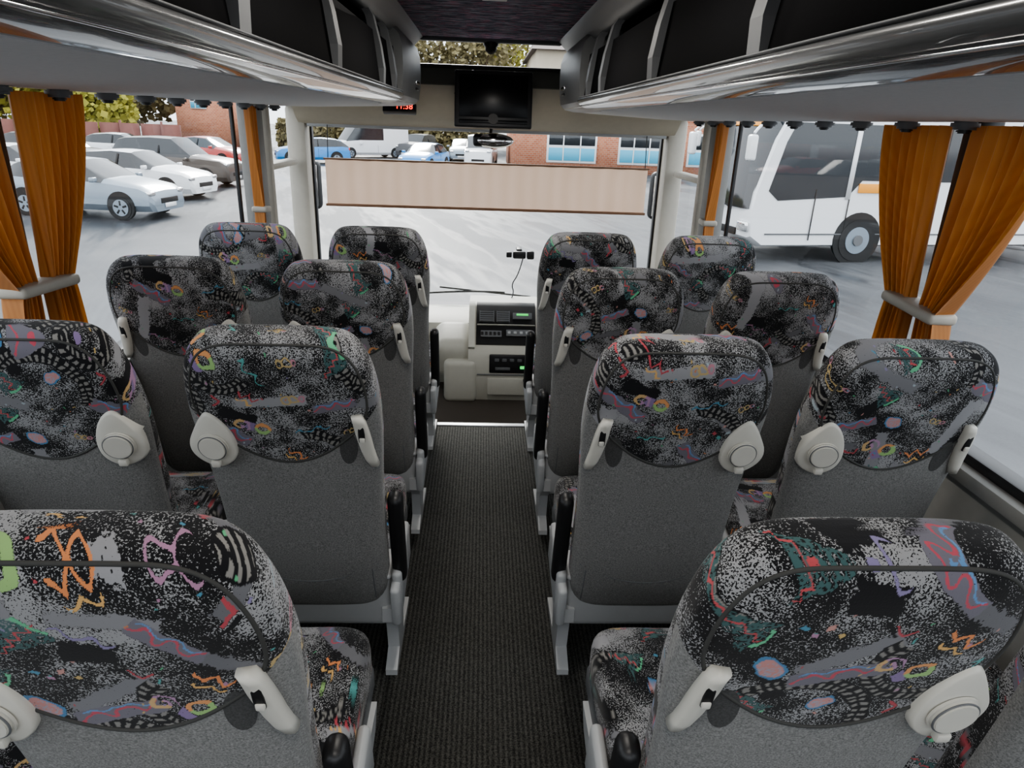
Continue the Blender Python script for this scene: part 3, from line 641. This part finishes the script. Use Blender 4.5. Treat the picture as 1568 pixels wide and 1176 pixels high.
# ------------------------------------------------------------------ OUTSIDE
GZ=-1.13
mk('ground',[(-160,-60,GZ),(160,-60,GZ),(160,200,GZ),(-160,200,GZ)],[(0,1,2,3)],M['asphalt'],smooth=False)
def car(paint_,loc,ang,L=4.2,W=1.78,H=1.46,suv=False,van=False):
    g=group('van' if van else 'car',(loc[0],loc[1],GZ),(0,0,math.radians(ang)))
    hw=W/2; k=L/4.2
    if van: S=[(2.10,.55,.56,.85,.8),(2.0,.95,.97,.95,.85),(1.5,1.12,1.14,.99,.86),(.75,1.2,H-.08,1,.88),(.4,1.2,H,1,.9),(-.6,1.2,H,1,.9),(-2.0,1.2,H-.02,1,.9),(-2.1,1.1,H-.15,.97,.86)]
    elif suv: S=[(2.10,.60,.61,.80,.7),(2.03,.82,.84,.92,.8),(1.85,.95,.98,.97,.86),(1.15,1.02,1.08,1,.86),(.80,1.04,1.12,1,.82),(.15,1.06,H-.03,1,.74),(-.6,1.07,H,1,.75),(-1.45,1.10,H-.04,1,.73),(-1.75,1.12,H-.12,.98,.7),(-2.02,1.05,1.10,.94,.75),(-2.10,.6,.62,.88,.7)]
    else: S=[(2.10,.50,.51,.78,.7),(2.02,.68,.70,.90,.8),(1.80,.80,.84,.97,.86),(1.15,.89,.96,1,.86),(.85,.92,1.0,1,.80),(.15,.95,H-.04,1,.70),(-.5,.96,H,1,.72),(-1.30,.98,H-.06,1,.70),(-1.62,1.0,H-.16,.98,.68),(-2.02,.95,1.0,.93,.74),(-2.10,.5,.52,.86,.7)]
    vs=[];fs=[];mi=[];n=0
    for (x,bz,rz,f,rf) in S:
        w=hw*f; r=hw*rf if rz-bz>.2 else w*.82
        sec=[(0,.22),(w*.86,.22),(w,.38),(w*1.0,bz*.75),(w*.97,bz),(r,rz-.02 if rz-bz>.1 else rz),(r*.75,rz+.015),(0,rz+.035)]
        full=sec+[(-a,c_) for a,c_ in sec[-2:0:-1]]; n=len(full)
        vs+=[(x*k,a,c_) for a,c_ in full]
    for j in range(len(S)-1):
        dr=abs(S[j][2]-S[j+1][2]); gh=(S[j][2]-S[j][1]>.2) and (S[j+1][2]-S[j+1][1]>.2); slope=dr>.2 and max(S[j][2],S[j+1][2])>1.15
        for i in range(n):
            fs.append((j*n+i,j*n+(i+1)%n,(j+1)*n+(i+1)%n,(j+1)*n+i))
            seg=i if i<7 else 13-i
            m_=0
            if seg==4 and (gh or slope) and not (van and j>4): m_=1
            if seg>=5 and slope: m_=1
            if seg==0: m_=2
            mi.append(m_)
    fs+=[tuple(range(n)),tuple(range((len(S)-1)*n,len(S)*n))]; mi+=[0,0]
    mk('body',vs,fs,[paint_,M['bodyglass'],M['rubber']],mi,parent=g,auto=.5)
    for x in (1.3*k,-1.28*k):
        for s in (-1,1):
            cyl('wheel_arch',.37,.04,(x,s*(hw-.012),.36),M['rubber'],parent=g,rot=(math.pi/2,0,0))
            cyl('tyre',.32,.20,(x,s*(hw-.08),.32),M['rubber'],parent=g,rot=(math.pi/2,0,0),bev=.03)
            cyl('wheel_rim',.21,.02,(x,s*(hw+.018),.32),M['silver'],parent=g,rot=(math.pi/2,0,0))
            for q in range(5):
                a=q*2*math.pi/5; rbox('rim_gap',(.05,.01,.12),(x+.12*math.sin(a),s*(hw+.03),.32+.12*math.cos(a)),M['rubber'],.004,1,parent=g,rot=(0,a,0))
    bz=S[2][1]
    for s in (-1,1):
        rbox('headlight',(.30,.26,.12),(1.93*k,s*(hw*.74),bz-.12),M['chrome'],.04,3,parent=g)
        rbox('tail_light',(.12,.28,.16),(-2.02*k,s*(hw*.76),.86),M['redp'],.03,3,parent=g)
        rbox('door_mirror',(.12,.20,.12),(.72*k,s*(hw+.08),1.0),paint_,.03,3,parent=g)
        rbox('door_pillar',(.06,.02,.42),(-.25*k,s*(hw*.865),(S[5][1]+H)/2-.02),M['rubber'],.004,1,parent=g,rot=(s*math.radians(28),0,0))
        rbox('door_gap',(.012,.01,.50),(-.25*k,s*(hw+.0),.62),M['rubber'],0,1,parent=g)
        rbox('door_handle',(.14,.02,.025),(-.42*k,s*(hw+.0),.80),paint_,.006,1,parent=g)
    rbox('grille',(.04,W*.45,.14),(2.09*k,0,.48),M['rubber'],.02,2,parent=g)
    rbox('number_plate',(.02,.5,.11),(2.12*k,0,.36),M['white'],.004,1,parent=g)
    rbox('rear_plate',(.02,.5,.11),(-2.12*k,0,.55),M['orange'],.004,1,parent=g)
    return g
car(M['silver'],(-10.6,19.6),-8,L=4.3)
car(M['white'],(-11.4,24.2),-10,L=4.5)
car(M['white'],(-16.0,25.5),-10,L=4.3)
car(M['bronze'],(-12.0,28.6),-6,L=4.7,H=1.75,suv=True)
car(M['silver'],(-17.6,21.5),-8,L=4.3)
car(M['charcoal'],(-17.8,31),-6,L=4.6,H=1.7,suv=True)
car(M['redp'],(-14.5,39),-20,L=4.2)
car(M['white'],(-19.5,40),0,L=4.2)
car(M['charcoal'],(-27,33),0,L=4.3)
car(M['bluep'],(-10.4,44),200,L=4.3)
car(M['bluep'],(-3.4,41),255,L=4.2)
car(M['charcoal'],(-5.0,54),250,L=4.3,H=1.65,suv=True)
car(M['silver'],(-1.6,52),270,L=4.3)
car(M['white'],(-.2,46),265,L=4.6,H=1.9,van=True)
car(M['white'],(-8.3,52),215,L=5.6,H=2.5,van=True)
def building(name,x0,x1,y,depth,h,wall,windows,roofmat,pitch=1.6):
    g=group(name,(0,0,GZ)); 
    slab('walls',x0,x1,y,y+depth,0,h,wall,parent=g)
    ins=min(.6,(x1-x0)*.3)
    vs=[(x0-.4,y-.4,h),(x1+.4,y-.4,h),(x1+.4,y+depth+.4,h),(x0-.4,y+depth+.4,h),(x0+ins,y+depth/2,h+pitch),(x1-ins,y+depth/2,h+pitch)]
    mk('roof',vs,[(0,1,5,4),(1,2,5),(2,3,4,5),(3,0,4),(0,3,2,1)],roofmat,parent=g,smooth=False)
    for (cx,cz,w,hh) in windows:
        rbox('window_frame',(w,.12,hh),(cx,y-.03,cz),M['white'],.02,1,parent=g)
        rbox('window_pane',(w*.92,.06,hh*.40),(cx,y-.09,cz+hh*.23),M['bodyglass'],.01,1,parent=g)
        rbox('window_panel',(w*.92,.06,hh*.38),(cx,y-.09,cz-hh*.24),M['bluewin'],.01,1,parent=g)
        for q in (-.17,.17): rbox('mullion',(.07,.08,hh),(cx+w*q,y-.11,cz),M['white'],.01,1,parent=g)
    return g
building('brick_building',1.6,26,43,10,3.5,M['brick'],[(5.2,1.5,3.0,1.9),(9.4,1.5,2.8,1.9),(13.6,1.5,2.8,1.9),(18,1.5,2.8,1.9)],M['roofm'],1.2)
building('warehouse',4.0,30,60,15,8.2,M['render'],[(8,6.2,2,1.2),(12,6.2,2,1.2)],M['roofm'],2)
building('house',-24.0,-20.5,58,7,4.6,M['brick'],[(-22.2,3.4,1.2,1.1)],M['roofm'],2.0)
building('house',-17.5,-8.5,66,8,5.2,M['render'],[(-15,3.6,1.2,1.1),(-11,3.6,1.2,1.1)],M['roofm'],2.4)
building('house',-62,-52,50,9,3.4,M['render'],[(-59,2,1.2,1.1),(-55,2,1.2,1.1)],M['roofm'],2.0)
g=group('fence',(0,0,GZ))
for i in range(45):
    x=-72+i*1.2; slab('panel_%d'%i,x,x+1.12,44+.1*(i%2),44.08+.1*(i%2),.1,1.9,M['fence'],parent=g)
for i in range(23): slab('post',-72+i*2.4-.06,-72+i*2.4+.04,44.1,44.22,0,2.05,M['fence'],parent=g)
g=group('kerb',(0,0,GZ)); slab('kerb_stone',-72,-21,43.0,43.4,0,.14,M['render'],parent=g)
g=group('hedge',(0,0,GZ)); 
vs=[];fs=[]
for i in range(4500):
    c_=Vector((random.uniform(-17,1),random.uniform(60,62),random.uniform(.0,2.3))); a=Vector((random.gauss(0,1),random.gauss(0,1),random.gauss(0,1))).normalized(); b=a.orthogonal().normalized(); s_=random.uniform(.15,.30)
    k0=len(vs); vs+=[c_+a*s_,c_+b*s_,c_-a*s_,c_-b*s_]; fs.append((k0,k0+1,k0+2,k0+3))
mk('leaves',vs,fs,M['leaf2'],parent=g,smooth=False)
def tree(x,y,h,r,mat,n=2200):
    g=group('tree',(x,y,GZ))
    tube('trunk',[(0,0,0),(.1,0,h*.3),(0,.1,h*.6)],.16,M['bark'],parent=g)
    for a in range(5):
        t=a*1.3; tube('branch',[(0,0,h*.35),(r*.4*math.cos(t),r*.4*math.sin(t),h*.55),(r*.7*math.cos(t),r*.7*math.sin(t),h*.75)],.06,M['bark'],parent=g)
    vs=[];fs=[]
    blobs=[(random.uniform(-.5,.5)*r,random.uniform(-.5,.5)*r,h*random.uniform(.42,.85),r*random.uniform(.4,.65)) for _ in range(10)]
    for i in range(n):
        bx,by,bz,br=random.choice(blobs); d=Vector((random.gauss(0,1),random.gauss(0,1),random.gauss(0,1))).normalized()*br*random.uniform(.6,1.05)
        c_=Vector((bx,by,bz))+d; a=Vector((random.gauss(0,1),random.gauss(0,1),random.gauss(0,1))).normalized(); b=a.orthogonal().normalized(); s_=random.uniform(.15,.30)
        k0=len(vs); vs+=[c_+a*s_,c_+b*s_,c_-a*s_,c_-b*s_]; fs.append((k0,k0+1,k0+2,k0+3))
    mk('leaves',vs,fs,mat,parent=g,smooth=False)
for (x,y,h,r,m_) in ((-30.5,50,6.0,3.2,M['leaf']),(-26,50,5.2,2.6,M['leaf']),(-34.5,52,5.8,3.0,M['leaf2']),(-39,51,6.5,3.2,M['leaf']),(-44,50,6.5,3.0,M['leaf']),(-48,60,8,4,M['leaf2']),(-28.5,61,7,3.6,M['leaf2']),(-6,78,13,4.5,M['leaf2']),(-1,76,13,4.5,M['leaf2']),(-12,80,12,4,M['leaf2']),(3,82,14,4.5,M['leaf']),(-36,62,8,4,M['leaf']),(-41,63,8,4,M['leaf2'])):
    tree(x,y,h,r,m_)

def coach(loc,ang,paint_):
    g=group('coach',(loc[0],loc[1],GZ),(0,0,math.radians(ang)))
    prof=[(.35,.35),(.05,.55),(0,1.0),(.05,1.5),(.35,2.6),(.65,3.2),(1.1,3.45),(11.8,3.45),(12,3.2),(12,.5),(11.8,.35)]
    n=len(prof); rows=[(.0,.97,.06),(.10,1,0),(2.40,1,0),(2.5,.97,.06)]
    vs=[];fs=[]
    for (y,sc,_) in rows:
        for x,z in prof: vs.append((6+(x-6)*(.995 if sc<1 else 1),y,1.9+(z-1.9)*sc))
    for j in range(3):
        for i in range(n): fs.append((j*n+i,j*n+(i+1)%n,(j+1)*n+(i+1)%n,(j+1)*n+i))
    fs+=[tuple(range(n)),tuple(range(3*n,4*n))]
    mk('body',vs,fs,paint_,parent=g,auto=.6)
    w=[(.0,1.15),(.035,1.5),(.33,2.6),(.55,3.05)]
    vs=[];fs=[]
    for x,z in w:
        for y,dx in ((.08,.05),(.4,-.02),(1.25,-.05),(2.1,-.02),(2.42,.05)): vs.append((x-.03+dx,y,z))
    for j in range(3):
        for i in range(4): a=j*5+i; fs.append((a,a+1,a+6,a+5))
    mk('windscreen',vs,fs,M['bodyglass'],parent=g)
    for y in (-.012,2.5):
        sp=[(.35,1.55),(.60,2.55),(.78,2.95),(11.6,2.95),(11.6,1.80),(2.6,1.80),(2.3,1.45),(.6,1.35)]
        m_=len(sp); vs=[(a,y,b) for a,b in sp]+[(a,y+.012,b) for a,b in sp]
        mk('side_glass',vs,[tuple(range(m_)),tuple(range(m_,2*m_))]+[(i,(i+1)%m_,(i+1)%m_+m_,i+m_) for i in range(m_)],M['bodyglass'],parent=g,smooth=False)
        yq=y-.01 if y<0 else y+.02
        for x in (2.3,): slab('pillar',x-.06,x+.06,yq-.005,yq+.005,1.4,3.0,paint_,parent=g)
        for x in (4.6,6.4,8.2,10.0): slab('window_divider',x-.03,x+.03,yq-.004,yq+.004,1.8,2.95,M['rubber'],parent=g)
        for x in (1.5,2.35): slab('door_gap',x-.012,x+.012,yq-.004,yq+.004,.5,1.6,M['rubber'],parent=g)
        for x in (4.3,5.9,7.5): slab('locker_gap',x-.01,x+.01,yq-.004,yq+.004,.4,1.5,M['rubber'],parent=g)
        slab('skirt_line',.4,11.8,yq-.004,yq+.004,.62,.65,M['midgrey'],parent=g)
    for x in (2.75,9.0):
        for y in (.0,2.5):
            s=-1 if y==0 else 1
            cyl('wheel_arch',.60,.03,(x,y+s*.01,.52),M['rubber'],parent=g,rot=(math.pi/2,0,0))
            cyl('tyre',.50,.28,(x,y-s*.10,.50),M['rubber'],parent=g,rot=(math.pi/2,0,0),bev=.04)
            cyl('wheel_rim',.30,.03,(x,y+s*.04,.50),M['silver'],parent=g,rot=(math.pi/2,0,0))
            cyl('wheel_hub',.12,.06,(x,y+s*.06,.50),M['midgrey'],parent=g,rot=(math.pi/2,0,0))
    for y in (.25,2.25):
        rbox('headlight',(.10,.42,.22),(.0,y,.78),M['chrome'],.05,3,parent=g)
        s=-1 if y<1 else 1
        tube('mirror_arm',[(.5,y,3.0),(.0,y+s*.25,3.0),(-.25,y+s*.35,2.7)],.03,paint_,parent=g)
        rbox('mirror_head',(.16,.24,.52),(-.27,y+s*.36,2.42),M['white'],.06,4,parent=g)
    rbox('bumper_grille',(.05,1.4,.16),(.02,1.25,.62),M['rubber'],.02,2,parent=g)
    rbox('side_sign',(.85,.02,.20),(2.95,-.03,1.64),M['orange'],.02,2,parent=g)
    rbox('front_sign',(.04,1.5,.22),(.42,1.25,2.95),M['orange'],.01,2,parent=g,rot=(0,math.radians(26),0))
    rbox('wiper',(.02,1.0,.03),(-.06,1.25,1.25),M['rubber'],.005,1,parent=g,rot=(.3,0,0))
    return g
coach((5.75,14.9),10,M['white'])
coach((8.2,23),8,M['white'])

# ------------------------------------------------------------------ lights
w=D.worlds.new('World'); C.scene.world=w; w.use_nodes=True; nt=w.node_tree; nt.nodes.clear()
bg=nt.nodes.new('ShaderNodeBackground'); ou=nt.nodes.new('ShaderNodeOutputWorld')
bg.inputs[0].default_value=(.90,.94,1,1); bg.inputs[1].default_value=2.9; nt.links.new(bg.outputs[0],ou.inputs[0])
l=D.lights.new('sun','SUN'); l.energy=3.0; l.angle=math.radians(14); l.color=(1,.96,.9)
o=D.objects.new('sun',l); C.collection.objects.link(o)
o.rotation_euler=Vector((.10,-.9,-.55)).to_track_quat('-Z','Y').to_euler(); o.location=(-8,30,25)
for i,y in enumerate((.0,1.4,2.8)):  # area lights added under the ceiling as fill to brighten the interior
    g=group('added_ceiling_fill',(0,y,2.062))
    rbox('fill_diffuser',(.10,.5,.012),(0,0,.004),M['fill_lamp'],.004,2,parent=g)
    a=D.lights.new('fill_light','AREA'); a.shape='RECTANGLE'; a.size=.08; a.size_y=.46; a.energy=9; a.color=(1,.95,.88)
    ao=D.objects.new('fill_light',a); C.collection.objects.link(ao); ao.parent=g; ao.location=(0,0,-.008)
try: C.scene.view_settings.look='AgX - Medium High Contrast'
except Exception: pass

# ------------------------------------------------------------------ camera
cam=D.cameras.new('camera'); co=D.objects.new('camera',cam); C.collection.objects.link(co)
cam.sensor_width=36; cam.lens=24.0; cam.clip_start=.02; cam.clip_end=500
co.location=(-.03,0,EYE)
R=Matrix.Rotation(math.radians(-2.9),4,'Z')@Matrix.Rotation(math.radians(90-21.0),4,'X')@Matrix.Rotation(math.radians(2.1),4,'Z')
co.rotation_euler=R.to_euler()
C.scene.camera=co
